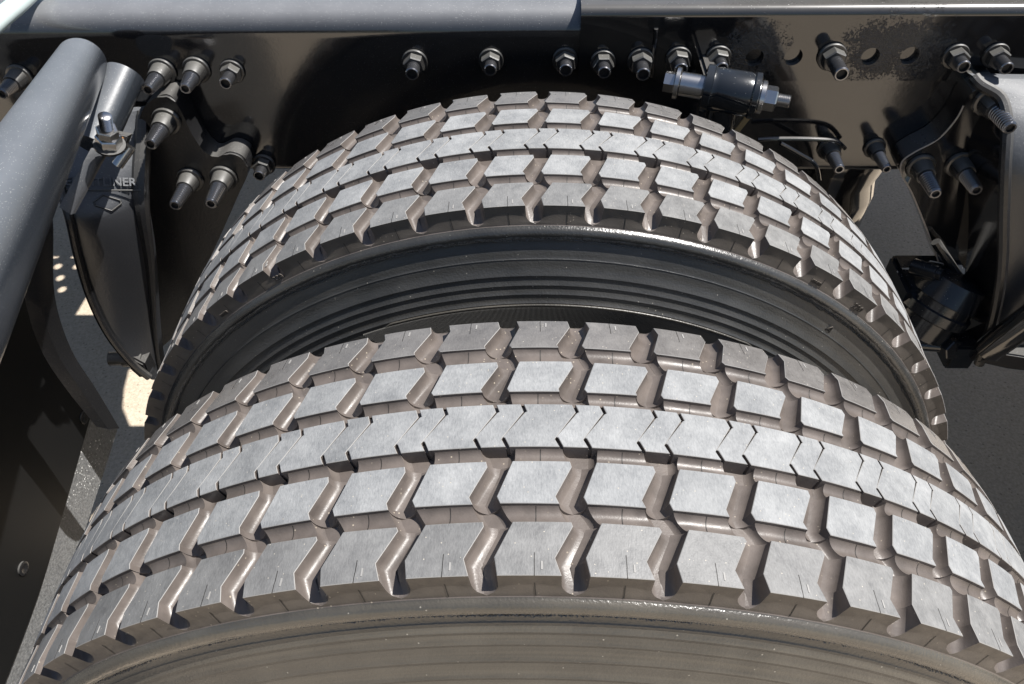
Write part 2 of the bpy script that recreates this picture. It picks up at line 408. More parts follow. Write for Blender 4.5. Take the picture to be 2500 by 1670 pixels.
def make_block(kind, seed=0):
    rj = random.Random(seed*31+len(kind)); jit = lambda t: 0 if kind.startswith('centre') else rj.uniform(-.32, .32)
    out = subdivide([(a+jit(0), b+(jit(0)*.8 if 1 < b < 206 else 0), t) for a, b, t in BLK[kind]]); n = len(out); bm = bmesh.new()
    pts = [Vector(p[:2]) for p in offset_poly(out, lambda t: -.32)]
    inner = []
    s0 = min(p.x for p in pts); s1 = max(p.x for p in pts); y0 = min(p.y for p in pts); y1 = max(p.y for p in pts)
    if s1-s0 > 22:
        for i in range(1, 5):
            for j in range(1, 4): inner.append(Vector((s0+(s1-s0)*i/5+ (j-2)*3, y0+(y1-y0)*j/4)))
    v, e, f, *_ = delaunay_2d_cdt(pts+inner, [(i, (i+1) % n) for i in range(n)], [], 1, 1e-5)
    # keep triangles inside the outline only
    def inside(c):
        k = False
        for i in range(n):
            a, b = pts[i], pts[(i+1) % n]
            if (a.y > c.y) != (b.y > c.y) and c.x < (b.x-a.x)*(c.y-a.y)/(b.y-a.y)+a.x: k = not k
        return k
    top = {}
    def tv(i):
        if i not in top: top[i] = bm.verts.new(pol(v[i].x, v[i].y, 0))
        return top[i]
    for t in f:
        c = (v[t[0]]+v[t[1]]+v[t[2]])/3
        if inside(c): bm.faces.new([tv(i) for i in t]).material_index = 0
    # map outline verts to output verts
    ring0 = []
    for p in pts:
        j = min(range(len(v)), key=lambda q: (v[q]-p).length); ring0.append(tv(j))
    HW = 8.2
    def ring(kL, dL, kC, dC, kF, dF, kN, dN):
        k = {'L': kL, 'C': kC, 'F': kF, 'N': kN}; dd = {'L': dL, 'C': dC, 'F': dF, 'N': dN}
        o2 = offset_poly(out, lambda t: k[t]); r = []
        for i, p in enumerate(o2):
            d = max(dd[out[i][2]], dd[out[i-1][2]]) if 'F' in (out[i][2], out[i-1][2]) and out[i][2] != out[i-1][2] else (dd[out[i][2]]+dd[out[i-1][2]])/2
            r.append(bm.verts.new(pol(p.x, p.y, d)))
        return r
    rings = [ring0, ring(0, .35, 0, .35, 0, .35, 0, .35)]
    for th in (18, 34, 52, 68, 81, 91):
        t = R_(min(th, 90)); kk = HW*(1-max(0, math.cos(t))**.7); dd = DEP*1000*math.sin(t)**.7 + (.25 if th > 90 else 0); fr = th/91
        rings.append(ring(kk, dd, 1.2*fr, DEP*1000*fr, 3.1*fr, 11.6*fr, .0, DEP*1000*fr))
    for ri, (a, b) in enumerate(zip(rings, rings[1:])):
        for i in range(n):
            fc = bm.faces.new((a[i], a[(i+1) % n], b[(i+1) % n], b[i]))
            t = out[i][2]
            fc.material_index = 2 if ri == 0 else (3 if t == 'F' else 1)
    # moulded seam across the shoulder and the small raised mark beside it
    if kind in ('near', 'far'):
        sg = -1 if kind == 'near' else 1
        sc = -14.5 if kind == 'near' else -11.; ye = 0 if kind == 'near' else 207.7; yi = 33 if kind == 'near' else 177
        def strip(sa, wd, ya, yb, h, mi):
            q = [pol(sa-wd/2, ya, -h), pol(sa+wd/2, ya, -h), pol(sa+wd/2, yb, -h), pol(sa-wd/2, yb, -h)]
            q += [pol(sa-wd/2, ya, .3), pol(sa+wd/2, ya, .3), pol(sa+wd/2, yb, .3), pol(sa-wd/2, yb, .3)]
            V = [bm.verts.new(p) for p in q]
            for ix in ((0, 1, 2, 3), (0, 4, 5, 1), (1, 5, 6, 2), (2, 6, 7, 3), (3, 7, 4, 0)): bm.faces.new([V[i] for i in ix]).material_index = mi
        seglist = [ye, ye-sg*6, ye-sg*14]
        for a_, b_ in zip(seglist, seglist[1:]): strip(sc+random.uniform(-.2, .2), .42, a_, b_, .12, 4)
        strip(sc+4.2, 1.0, ye-sg*3.5, ye-sg*8.5, .35, 2)
        # seam down the flank
        fl = []
        for fr in (0.03, .5, 1.):
            yy = ye+sg*(3.1*fr+.25); dd = 11.6*fr
            fl.append([bm.verts.new(pol(sc-.45+.8*fr, yy, dd)), bm.verts.new(pol(sc+.25+.8*fr, yy, dd))])
        for a_, b_ in zip(fl, fl[1:]): bm.faces.new((a_[0], a_[1], b_[1], b_[0])).material_index = 4
    return finish(bm, 'tread_block', 28)
BAR = {'a': ((-27.6, 33.9, 7.0), (-35.5, 46.1, .3)), 'b': ((-28.2, 75.6, 7.4), (-27.5, 86.6, 3.5)),
       'c': ((-29.5, 121.1, 8.5), (-32, 132.3, 2.)), 'd': ((-25.6, 160.6, 10.6), (-31.5, 175.5, 1.8))}
def make_bar(k, depth=5.0, d1=.8):
    (sa, ya, sb), (sc, yc, sd_) = BAR[k]; bm = bmesh.new(); nv, ns = 9, 6; g = []
    def P(v, u, extra=0., drop=0.):
        th = -math.cos(math.pi*v); vv = (th+1)/2
        vv = .02+.96*vv; e = math.sqrt(max(0, 1-(2*vv-1)**2))
        l = sa+(sc-sa)*vv; r = sb+(sd_-sb)*vv; s = l-extra+(r-l+2*extra)*u; y = ya+(yc-ya)*vv
        return pol(s, y, drop if drop else d1+depth*e)
    for i in range(nv+1): g.append([bm.verts.new(P(i/nv, j/ns, -.6)) for j in range(ns+1)])
    for i in range(nv):
        for j in range(ns): bm.faces.new((g[i][j], g[i][j+1], g[i+1][j+1], g[i+1][j])).material_index = 0
    for u, side in ((0, 0), (1, -1)):
        prev = [g[i][side] for i in range(nv+1)]
        for ex, fr in ((.2, .45), (2.2, .9), (4.2, 1.02)):
            cur = []
            for i in range(nv+1):
                vv = .02+.96*((1-math.cos(math.pi*i/nv))/2); d0 = d1+depth*math.sqrt(max(0, 1-(2*vv-1)**2))
                cur.append(bm.verts.new(P(i/nv, u, ex, d0+(DEP*1000-d0)*fr)))
            for i in range(nv): bm.faces.new((prev[i], prev[i+1], cur[i+1], cur[i])).material_index = 0
            prev = cur
    # mould seam across the bar
    sm = (sa+sb+sc+sd_)/4+.2; row = []
    for i in range(nv+1):
        vv = .04+.92*((1-math.cos(math.pi*i/nv))/2); d0 = d1+depth*math.sqrt(max(0, 1-(2*vv-1)**2)); y = ya+(yc-ya)*vv
        row.append([bm.verts.new(pol(sm-.28, y, d0-.15)), bm.verts.new(pol(sm+.28, y, d0-.15))])
    for a, b in zip(row, row[1:]): bm.faces.new((a[0], a[1], b[1], b[0])).material_index = 1
    return finish(bm, 'groove_floor', 40)

def carcass(prof_near, seg=180):
    """tyre body without the blocks, turned about the y axis; prof = [(y, r)] from near bead to far bead"""
    bm = bmesh.new(); rings = []
    for y, r in prof_near:
        rings.append([bm.verts.new((r*math.sin(2*math.pi*i/seg), y, r*math.cos(2*math.pi*i/seg))) for i in range(seg)])
    for k, (a, b) in enumerate(zip(rings, rings[1:])):
        ym = (prof_near[k][0]+prof_near[k+1][0])/2; rm = (prof_near[k][1]+prof_near[k+1][1])/2
        for i in range(seg):
            f = bm.faces.new((a[i], a[(i+1) % seg], b[(i+1) % seg], b[i]))
            f.material_index = 1 if (rm > .4715 and -.004 < ym < Wt+.004) else 0
    return finish(bm, 'tyre', 50)
def side_profile(kind):
    bx_ = [.288, .296, .318, .350, .372, .40, .44, .455, .466, .4792]
    by_ = [-.004, -.012, -.028, -.041, -.0425, -.0335, -.0178, -.0118, -.0066, -.0030]
    def base(r):
        for i in range(len(bx_)-1):
            if r <= bx_[i+1]: return by_[i]+(by_[i+1]-by_[i])*(r-bx_[i])/(bx_[i+1]-bx_[i])
        return by_[-1]
    if kind == 'outer': rid = [(.4597, .0005, .0008), (.4535, .0008, .004), (.4445, .0007, .006), (.4320, .0007, .005), (.4190, .0007, .005), (.405, .0007, .005)]
    else: rid = [(.4497, .0005, .0008), (.4360, .0018, .0075), (.4272, .0014, .005), (.4190, .0013, .004), (.4108, .0012, .0028)]
    rs = set([.288, .296, .306, .318, .334, .350, .362, .372, .385]+[.39+.003*i for i in range(26)])
    for r, h, w_ in rid: rs |= {r-.0006, r-.0001, r+w_*.12, r+w_*.3, r+w_*.6, r+w_}
    out = []
    for r in sorted(rs):
        if r > .4662: continue
        y = base(r)
        for rr, h, w_ in rid:
            if rr-.0001 <= r <= rr+w_: y -= h*min(1, max(0, 1-(r-rr)/w_))**1.6
        out.append((y, r))
    return out+[(-.0068, .4664), (-.0076, .4668), (-.0087, .4678), (-.0094, .4698), (-.0096, .4720), (-.0093, .4740), (-.0085, .4758), (-.0073, .4772), (-.0059, .4781), (-.0046, .4786), (-.0036, .4789), (-.0031, .4796), (-.0026, .4812), (-.0014, .4818)]
MESHV = {k: [make_block(k, i) for i in range(4)] for k in BLK}
MESH = {k: v[0] for k, v in MESHV.items()}
for k, m in [(k, m) for k, v in MESHV.items() for m in v]:
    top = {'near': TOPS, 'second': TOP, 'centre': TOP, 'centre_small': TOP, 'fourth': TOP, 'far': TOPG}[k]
    for x in (top, WALL, EDGE, FLANK, SEAM_RECESS): m.materials.append(x)
BARM = {k: make_bar(k) for k in BAR}
for m in BARM.values():
    m.materials.append(WALL); m.materials.append(SEAM_RECESS)

def text_mesh(s, size, ext, bold=0.):
    c = bpy.data.curves.new('t', 'FONT'); c.body = s; c.size = size; c.extrude = ext; c.align_x = 'CENTER'; c.align_y = 'CENTER'; c.offset = bold
    c.resolution_u = 3
    o = bpy.data.objects.new('t', c); COL.objects.link(o)
    dg = bpy.context.evaluated_depsgraph_get(); me = bpy.data.meshes.new_from_object(o.evaluated_get(dg))
    bpy.data.objects.remove(o); return me

def wheel(y0, phase, label, side, vis):
    wz = tag(empty('truck_wheel', (0, y0, 0)), label, 'wheel', 'pair of rear truck wheels')
    near = side_profile(side); far = [(Wt-y, r) for y, r in reversed(side_profile('outer'))]
    fl = []
    n = 14; ys = [Wt*i/n for i in range(n+1)]; ys = [y for y in ys if not .085 < y < .123]+[.0872, .08722, .1, .1205, .12052]
    for y in sorted(q for q in ys if .003 < q < Wt-.003): fl.append((y, rad(y)-(.0030 if .08721 < y < .12051 else DEP+.0001)))
    prof = near+fl+far
    ty = link('tyre', carcass(prof), [SIDE if side == 'outer' else SIDE_IN, WALL], wz)
    rows = list(BLK)
    rest = []
    for k in range(-30, 30):
        a = phase+k*PH
        if -vis <= a <= vis:
            for kd in rows: 
                o = link('tread_block', MESHV[kd][random.randrange(4)], None, ty); o.rotation_euler.y = a
            for kd in BARM:
                o = link('groove_floor', BARM[kd], None, ty); o.rotation_euler.y = a
        else: rest.append(a)
    # the blocks on the underside, too far round to be seen, in one mesh
    bm = bmesh.new(); mats = [TOP, WALL, EDGE, FLANK, SEAM_RECESS]
    for a in rest:
        Rm = Matrix.Rotation(a, 4, 'Y')
        for kd in rows:
            s = len(bm.verts); bm.from_mesh(MESH[kd]); bm.verts.ensure_lookup_table()
            bmesh.ops.transform(bm, matrix=Rm, verts=bm.verts[s:])
    me = bpy.data.meshes.new('tread_blocks_below'); bm.to_mesh(me); bm.free()
    o = link('tread_blocks_below', me, mats, ty); o['kind'] = 'stuff'
    # rim: drop-centre band and disc
    bm = bmesh.new(); seg = 96
    pr = [(-.012, .300), (-.016, .297), (-.014, .288), (.0, .285), (.03, .283), (.06, .255), (.15, .255), (.18, .283), (.215, .285), (.222, .297)]
    rings = [[bm.verts.new((r*math.sin(2*math.pi*i/seg), y, r*math.cos(2*math.pi*i/seg))) for i in range(seg)] for y, r in pr]
    rings.append([bm.verts.new((.05*math.sin(2*math.pi*i/seg), .11, .05*math.cos(2*math.pi*i/seg))) for i in range(seg)])
    for a, b in zip(rings[:-1], rings[1:-1]):
        for i in range(seg): bm.faces.new((a[i], a[(i+1) % seg], b[(i+1) % seg], b[i]))
    for i in range(seg): bm.faces.new((rings[5][i], rings[5][(i+1) % seg], rings[-1][(i+1) % seg], rings[-1][i]))
    link('rim', finish(bm, 'rim', 40), GLOSS, wz)
    return wz, ty
w1, t1 = wheel(0, 0.01336, 'large dusty tyre nearest the camera with brown sidewall at the bottom of the photo', 'outer', 1.08)
w2, t2 = wheel(.3426, -.03625, 'tyre behind the front one with dark ribbed sidewall, closest to the black frame', 'inner', 1.14)

FLASH = mat('mould_flash', (.15, .147, .14), .6)
def flash(ty, n, lim, r0_, y0_, seed):
    rnd = random.Random(seed); bm = bmesh.new()
    for i in range(n):
        a = -lim+2*lim*i/n+rnd.uniform(-.3, .3)*2*lim/n; wob = .0012*math.sin(9*a+seed)+.0008*math.sin(31*a)
        r = r0_+wob+rnd.uniform(-.0013, .0013); L_ = rnd.uniform(.0003, .0011); wd = rnd.uniform(.0004, .0008)/r
        y = y0_-rnd.uniform(0, .0008)
        p = [Vector((q*math.sin(b), yy, q*math.cos(b))) for b, q, yy in ((a-wd, r, y), (a+wd, r, y), (a+rnd.uniform(-2, 2)*wd, r-L_*.5, y-L_*.9), (a, r-.0006, y+.0008))]
        V = [bm.verts.new(q) for q in p]
        for ix in ((0, 1, 2), (1, 3, 2), (3, 0, 2)): bm.faces.new([V[k] for k in ix])
    me = bpy.data.meshes.new('mould_flash'); bm.to_mesh(me); bm.free()
    o = link('mould_flash', me, FLASH, ty); o['kind'] = 'stuff'
flash(t2, 2600, 1.25, .4674, -.0078, 3); flash(t1, 2000, 1.0, .4674, -.0078, 5)
# knurled band and letter fragments on the inner tyre's sidewall, lettering on its shoulder
def on_side(phi, r, yo): return Vector((r*math.sin(phi), yo, r*math.cos(phi)))
bm = bmesh.new(); nr = 360; a0, a1 = R_(-25), R_(33)
for i in range(nr):
    a = a0+(a1-a0)*i/nr; da = .32*(a1-a0)/nr; tp = min(1, min(i, nr-i)/14)
    lo, hi = .4085-.0195*tp, .4085
    q = []
    for r in (lo, hi):
        yo = -.0322-(.4085-r)*.33
        for s_, h in ((-1, .0), (0, .0013), (1, .0)): q.append(bm.verts.new(on_side(a+s_*da, r, yo-h)))
    bm.faces.new((q[0], q[1], q[4], q[3])); bm.faces.new((q[1], q[2], q[5], q[4]))
o = link('knurled_band', finish(bm, 'knurled_band', 20), KNURL, t2); o['kind'] = 'stuff'
bm = bmesh.new(); pts = smooth_curve([on_side(a0+(a1-a0)*i/40, .4095 - (.012*max(0, 1-min(i, 40-i)/3.)), -.0318-.0030*max(0, 1-min(i, 40-i)/3.)) for i in range(41)], 3)
tube(bm, pts, .0011, 8); link('band_border', finish(bm, 'band_border', 60), SIDE, t2)
def letter_pad(phi, wd, ring):
    bm = bmesh.new(); n = 22; o = []; 
    for h in (0, .0014):
        lp = []
        for i in range(n):
            t = 2*math.pi*i/n; c, s = math.cos(t), math.sin(t)
            x = math.copysign(abs(c)**.5, c)*wd/2; y = math.copysign(abs(s)**.7, s)*.0085
            r = .388+y; lp.append(bm.verts.new(on_side(phi+x/.39, r, -.0378+(r-.388)*.33-h)))
        o.append(lp)
    for i in range(n): bm.faces.new((o[0][i], o[0][(i+1) % n], o[1][(i+1) % n], o[1][i]))
    bm.faces.new(o[1])
    l_ = link('sidewall_letter', finish(bm, 'sidewall_letter', 40), LETT, t2)
for ph, wd, rg in ((-4.6, .017, 0), (-.9, .024, 1), (3.2, .020, 0), (7.4, .02, 0)): letter_pad(R_(ph), wd, rg)
def put_text(parent, s, size, phi, y, r, tilt, name, m, flip=0., spin=0.):
    me = text_mesh(s, size, .0005, .0002)
    o = link(name, me, m, parent)
    ey = Vector((math.sin(phi), 0, math.cos(phi))); ex = Vector((math.cos(phi), 0, -math.sin(phi))); ez = Vector((0, -1, 0))
    # tilt = 0: lies on the tread, 1: stands on the flank
    if tilt: U, V, Wn = ex, ey, ez
    else: U, V, Wn = ex, Vector((0, 1, 0)), ey
    c, s_ = math.cos(spin), math.sin(spin)
    U, V = U*c+V*s_, V*c-U*s_
    mm = Matrix((U, V, Wn)).transposed().to_4x4(); mm.translation = Vector((r*math.sin(phi), y, r*math.cos(phi)))
    o.matrix_local = mm; return o
put_text(t2, '220', .0085, -.03625-5*PH+R_(1.35)-.030, .014, .4962, 0, 'moulded_number', EDGE, spin=R_(-78))
put_text(t2, '220', .0075, -.03625-5*PH+R_(1.0), -.0026, .4850, 1, 'moulded_number', FLANK)
put_text(t2, 'mm', .0075, -.03625-6*PH-R_(2.6), -.0026, .4850, 1, 'moulded_number', FLANK)
put_text(t2, 'mm', .0075, -.03625+6*PH-R_(2.4), -.0026, .4850, 1, 'moulded_number', FLANK)
put_text(t2, '220', .0085, -.03625+7*PH-R_(1.6), -.0026, .4850, 1, 'moulded_number', FLANK)
put_text(t2, 'A', .012, R_(37.5), -.0125, .4545, 1, 'moulded_letter', FLANK)

# ================================================================== frame rail
YW = .757; ZT = .487; ZB = .252
rail = tag(empty('frame_rail', (0, YW, ZB)), 'long glossy black steel truck frame rail with rounded top edge behind the tyres', 'frame rail')
def channel(x0, x1, yw, zt, zb, rho, th, depth, low=True):
    """C section open to +y, extruded along x"""
    outer = [(yw+depth, zt), (yw+rho+.004, zt)]
    outer += [(yw+rho-rho*math.sin(R_(a)), zt-rho+rho*math.cos(R_(a))) for a in range(0, 91, 10)]
    if low:
        outer += [(yw+.012-.012*math.cos(R_(a)), zb+.012-.012*math.sin(R_(a))) for a in range(0, 91, 15)]
        outer += [(yw+depth, zb)]
        inner = [(yw+depth, zb+th), (yw+th, zb+th), (yw+th, zt-rho-.004), (yw+rho+.004, zt-th), (yw+depth, zt-th)]
    else:
        outer += [(yw, zb)]
        inner = [(yw+th, zb), (yw+th, zt-th), (yw+depth, zt-th)]
    sec = outer+inner; bm = bmesh.new()
    xs = [x0+(x1-x0)*i/6 for i in range(7)]
    rg = [[bm.verts.new((x, y, z)) for y, z in sec] for x in xs]
    n = len(sec)
    for a, b in zip(rg, rg[1:]):
        for i in range(n): bm.faces.new((a[i], a[(i+1) % n], b[(i+1) % n], b[i]))
    bm.faces.new(rg[0]); bm.faces.new(rg[-1]); return bm
new_obj('channel', channel(-2.6, 2.6, YW, ZT, ZB, .034, .009, .085), RAILP, rail, 25)
# angle reinforcement over the right half: a sheet over the flange and a pierced strip down the web
XS = .047; YA = .749; ZA = .4945; ZL = .398
nutx = []
bm = bmesh.new()
holes = [(at(px, py, YA).x, at(px, py, YA).z, .0115) for px, py in ((1842, 141), (1937, 139), (2125, 138), (2221, 136))]
plate_holes(bm, [(XS, ZL), (2.4, ZL), (2.4, ZA-.012), (XS, ZA-.012)], holes, lambda x, z: Vector((x, YA, z)), Vector((0, .0075, 0)))
sec = [(YA+.012-.012*math.sin(R_(a)), ZA-.012+.012*math.cos(R_(a))) for a in range(90, -1, -15)]+[(.84, ZA), (.84, ZA-.0068), (YA+.0075, ZA-.0068), (YA+.0075, ZA-.012)]
rg = [[bm.verts.new((x, y, z)) for y, z in sec] for x in (XS, 1.2, 2.4)]
for a, b in zip(rg, rg[1:]):
    for i in range(len(sec)): bm.faces.new((a[i], a[(i+1) % len(sec)], b[(i+1) % len(sec)], b[i]))
bm.faces.new(rg[0]); bm.faces.new(rg[-1])
o = ang = new_obj('reinforcing_angle', bm, GLOSS, rail, 25)
o['label'] = 'glossier angle plate over the right half of the rail with open bolt holes'
# weld bead and rough sprayed patches on the angle
bm = bmesh.new(); p0 = at(1602, 70, YA-.001); p1 = at(1590, 188, YA-.001)
tube(bm, [p0.lerp(p1, i/14)+Vector((random.uniform(-.0006, .0006), 0, 0)) for i in range(15)], .0028, 8)
new_obj('weld_bead', bm, GLOSS, rail)
def blotch(px, py, rx, rz, Y, seed):
    rnd = random.Random(seed); c = at(px, py, Y); bm = bmesh.new(); n = 44; rim = []
    ce = bm.verts.new(c+Vector((0, -.0006, 0))); mid = []
    for i in range(n):
        a = 2*math.pi*i/n; k = rnd.uniform(.72, 1.08)
        rim.append(bm.verts.new(c+Vector((rx*k*math.cos(a), -.0003, rz*k*math.sin(a)))))
        mid.append(bm.verts.new(c+Vector((rx*.6*math.cos(a), -.0006, rz*.6*math.sin(a)))))
    for i in range(n):
        bm.faces.new((rim[i], rim[(i+1) % n], mid[(i+1) % n], mid[i])); bm.faces.new((mid[i], mid[(i+1) % n], ce))
    return new_obj('rough_paint_patch', bm, ROUGHP, rail)

def anglef(n, l, b):
    paintf((.006, .006, .007), (.20, .19, .175), .5, .07, .5, .06)(n, l, b)
    p = position(n); tot = None
    for px, py, rr in ((1835, 128, .036), (2150, 120, .040), (2235, 115, .040)):
        c = at(px, py, YA); vd = N(n, 'ShaderNodeVectorMath', operation='DISTANCE'); vd.inputs[1].default_value = c; l.new(p, vd.inputs[0])
        dn = math_(n, l, 'DIVIDE', vd.outputs['Value'], rr)
        sp_ = math_(n, l, 'ADD', math_(n, l, 'MULTIPLY', math_(n, l, 'SUBTRACT', noise(n, l, p, 480, 3, .7), .5), 2.6), math_(n, l, 'MULTIPLY', math_(n, l, 'SUBTRACT', noise(n, l, p, 70, 3), .5), 1.6))
        m_ = ramp(n, l, math_(n, l, 'ADD', math_(n, l, 'SUBTRACT', 1.35, dn), sp_), [(.40, 0.), (.62, 1.)]); tot = m_ if tot is None else math_(n, l, 'MAXIMUM', tot, m_)
    h = math_(n, l, 'MULTIPLY', noise(n, l, p, 330, 3, .6), tot)
    bump(n, l, b, h, 1., .0035)
    src = b.inputs['Roughness'].links[0].from_socket
    l.new(math_(n, l, 'ADD', src, math_(n, l, 'MULTIPLY', tot, .10)), b.inputs['Roughness'])
    cs = b.inputs['Base Color'].links[0].from_socket
    l.new(mix(n, l, math_(n, l, 'MULTIPLY', tot, .2), cs, (.03, .026, .02)), b.inputs['Base Color'])
ang.data.materials[0] = mat('angle_gloss_paint', (.006, .006, .007), .08, spec=.8, coat=.3, build=anglef)
# ---------------------------------------------------------------- fasteners
AX = Vector((0, -1, 0)); RB = random.Random(21)
def hex_prism(bm, o, ax, t0, t1, r, rot=0., mi=0, ch=.0015):
    u, v = frame_of(ax); rings = []
    for t, k in ((t0, 1), (t1-ch, 1), (t1, .9)):
        rings.append([bm.verts.new(o+ax*t+(u*math.cos(rot+math.pi*i/3)+v*math.sin(rot+math.pi*i/3))*r*k) for i in range(6)])
    for a, b in zip(rings, rings[1:]):
        for i in range(6): bm.faces.new((a[i], a[(i+1) % 6], b[(i+1) % 6], b[i])).material_index = mi
    bm.faces.new(rings[0]).material_index = mi; bm.faces.new(rings[-1]).material_index = mi
def hex_bolt(parent, base, k=1., rot=.2, stub=.020, parts=(STEELP, STEELP, PIN)):
    base = Vector(base); k *= RB.uniform(.96, 1.04); stub *= RB.uniform(.7, 1.15); rot += RB.uniform(-.5, .5)
    bm = bmesh.new(); lathe(bm, base, AX, [(0, .0165*k), (.0030*k, .0168*k), (.0044*k, .0158*k), (.0048*k, .0120*k)], 28)
    wsh = new_obj('bolt', bm, parts[0], parent)
    bm = bmesh.new(); hex_prism(bm, base, AX, .0044*k, .0165*k, .0138*k, rot); new_obj('nut', bm, parts[1], wsh, 20)
    bm = bmesh.new(); s0 = .0165*k-.002
    lathe(bm, base, AX, [(s0, .0084*k), (s0+stub*k, .0084*k), (s0+stub*k+.0012, .0074*k), (s0+stub*k+.0012, .0062*k), (s0+stub*k-.004, .0056*k)], 20, hollow=True); new_obj('stub', bm, [parts[2], SEAM_RECESS], wsh, 25)  # dark colour in the hollow tip stands in for shade
def huck(parent, base, k=1., pin=.026, grooves=9, ax=AX):
    base = Vector(base); k *= RB.uniform(.91, .97); ax = Vector((RB.uniform(-.035, .035), -1, RB.uniform(-.03, .03))).normalized(); pin *= RB.uniform(.9, 1.12)
    bm = bmesh.new()
    lathe(bm, base, ax, [(0, .0188*k), (.0032*k, .0192*k), (.0050*k, .0180*k), (.0058*k, .0150*k), (.0080*k, .0146*k), (.0235*k, .0130*k), (.0252*k, .0120*k), (.0252*k, .0095*k)], 28)
    c = new_obj('lockbolt', bm, STEELP, parent, 30)
    bm = bmesh.new(); s0 = .0242*k; pr = [(s0, .0100*k)]; L = pin*k
    for i in range(grooves):
        t = s0+.002+L*i/grooves; q = L/grooves; r = (.0103-.0022*i/grooves)*k
        pr += [(t, r), (t+q*.55, r), (t+q*.72, r-.0010*k), (t+q*.86, r-.0010*k)]
    e = pr[-1][0]; pr += [(e+.001, .0078*k), (e+.002, .0066*k), (e+.002, .0050*k), (e-.002, .0046*k)]
    lathe(bm, base, ax, pr, 20, hollow=True); new_obj('pin', bm, [PIN, SEAM_RECESS], c, 25)  # pin end coloured dark in place of recess shade
for px, py, rot in ((568, 173, .5), (645, 400, .1), (1013, 150, .3), (1199, 146, .6), (1380, 145, .1)):
    hex_bolt(rail, at(px, py, YW), 1., rot)
for px, py, rot in ((1472, 150, .45), (1564, 148, .2), (1656, 143, .35), (1753, 140, .8), (2331, 136, .3), (2429, 134, .55)):
    hex_bolt(rail, at(px, py, YA), 1., rot)
hex_bolt(rail, at(2030, 137, YA), 1.08, .4, .034)
for px, py in ((50, 187), (398, 173), (481, 169)): huck(rail, at(px, py, YW), 1.)
huck(rail, at(2024, 362, YW), .95, .036); huck(rail, at(2134, 360, YW), .82, .040)

# ================================================================== left hanger casting
Y1 = .718
lh = tag(empty('spring_hanger', at(420, 420, YW)), 'left cast black spring hanger with raised lettering and a diamond outline, beside the tube', 'bracket')
# mounting plate with the curved right edge
edge = smooth_curve([at(330, 330, Y1), at(352, 262, Y1), at(405, 232, Y1), at(440, 268, Y1), at(470, 330, Y1), at(515, 385, Y1), at(560, 372, Y1), at(596, 388, Y1), at(604, 425, Y1), at(580, 480, Y1), at(545, 560, Y1), at(500, 660, Y1), at(440, 800, Y1), at(380, 860, Y1)], 5)
low = [at(372, 700, Y1), at(355, 560, Y1), at(340, 430, Y1)]
bm = bmesh.new(); plate_poly(bm, edge+low, Vector((0, .038, 0)), 0, .0025); new_obj('mounting_plate', bm, CAST, lh, 30)
for px, py in ((408, 294), (466, 437), (547, 432)): huck(lh, at(px, py, Y1), 1.08, .034)
# leg: a lofted shell that leaves the web at the top, swells towards the camera and tapers to the foot
def loft(rows, nu, bulge, th, back):
    """rows: list of (pxL, YL, pxR, YR, py)"""
    out = []
    for (pl, yl, prr, yr, py) in rows:
        a = at(pl, py, yl); b = at(prr, py, yr); rr = []
        for i in range(nu+1):
            t = i/nu; p = a.lerp(b, t); p = p+Vector((0, -bulge*math.sin(math.pi*t)**.8, 0)); rr.append(p)
        out.append(rr)
    # smooth along the length
    cols = [smooth_curve([r[j] for r in out], 4) for j in range(nu+1)]
    rows2 = [[cols[j][i] for j in range(nu+1)] for i in range(len(cols[0]))]
    bm = bmesh.new(); grid_sheet(bm, rows2, th, 0, back); return bm, rows2
LEG = [(150, .735, 352, .735, 268), (140, .700, 352, .715, 330), (135, .655, 348, .690, 400), (150, .625, 346, .668, 470), (168, .605, 352, .655, 530), (188, .598, 366, .648, 620), (218, .595, 374, .642, 720), (262, .592, 380, .636, 810), (318, .590, 388, .628, 880), (362, .590, 396, .625, 916)]
bm, legrows = loft(LEG, 10, .010, .02, Vector((0, 1, -.2)))
leg_l = new_obj('leg', bm, LEGM, lh, 40)
# raised rim down the left side and dividing rib
bm = bmesh.new(); tube(bm, [r[0]+Vector((.003, -.004, 0)) for r in legrows[10:]], .006, 10); new_obj('rim', bm, CAST, leg_l)
bm = bmesh.new(); tube(bm, [r[-1]+Vector((0, -.004, 0)) for r in legrows], .0075, 10, radii=[.0075+.004*math.sin(i*.16) for i in range(len(legrows))]); new_obj('rib', bm, CAST, leg_l)
# raised lettering and the diamond outline, laid on the face
def face_frame(px, py):
    # nearest mesh point on the leg face, with its plane
    best = None
    v = (fw+rt*((px-1250)/FPX)-up*((py-835)/FPX)).normalized()
    for i in range(len(legrows)-1):
        for j in range(len(legrows[0])-1):
            c = (legrows[i][j]+legrows[i][j+1]+legrows[i+1][j]+legrows[i+1][j+1])/4
            dd = ((c-CAM)-v*(c-CAM).dot(v)).length
            if best is None or dd < best[0]:
                ex = (legrows[i][j+1]-legrows[i][j]).normalized(); ey = (legrows[i][j]-legrows[i+1][j]).normalized()
                nz = ex.cross(ey).normalized(); ey = nz.cross(ex); best = (dd, c, ex, ey, nz)
    _, c, ex, ey, nz = best
    t = (c-CAM).dot(nz)/v.dot(nz); return CAM+v*t, ex, ey, nz
P0, ex, ey, nz = face_frame(230, 445)
def lay(name, me, P, ex, ey, nz, m, parent):
    mm = Matrix((ex, ey, nz)).transposed().to_4x4(); mm.translation = P
    o = link(name, me, m); o.parent = parent; o.matrix_world = mm; o.matrix_local = parent_world(parent).inverted() @ mm
    return o
me = text_mesh('FREIGHTLINER', .0155, .0012, .0003)
lay('raised_lettering', me, P0+nz*.0012, ex, ey, nz, LEGM, leg_l)
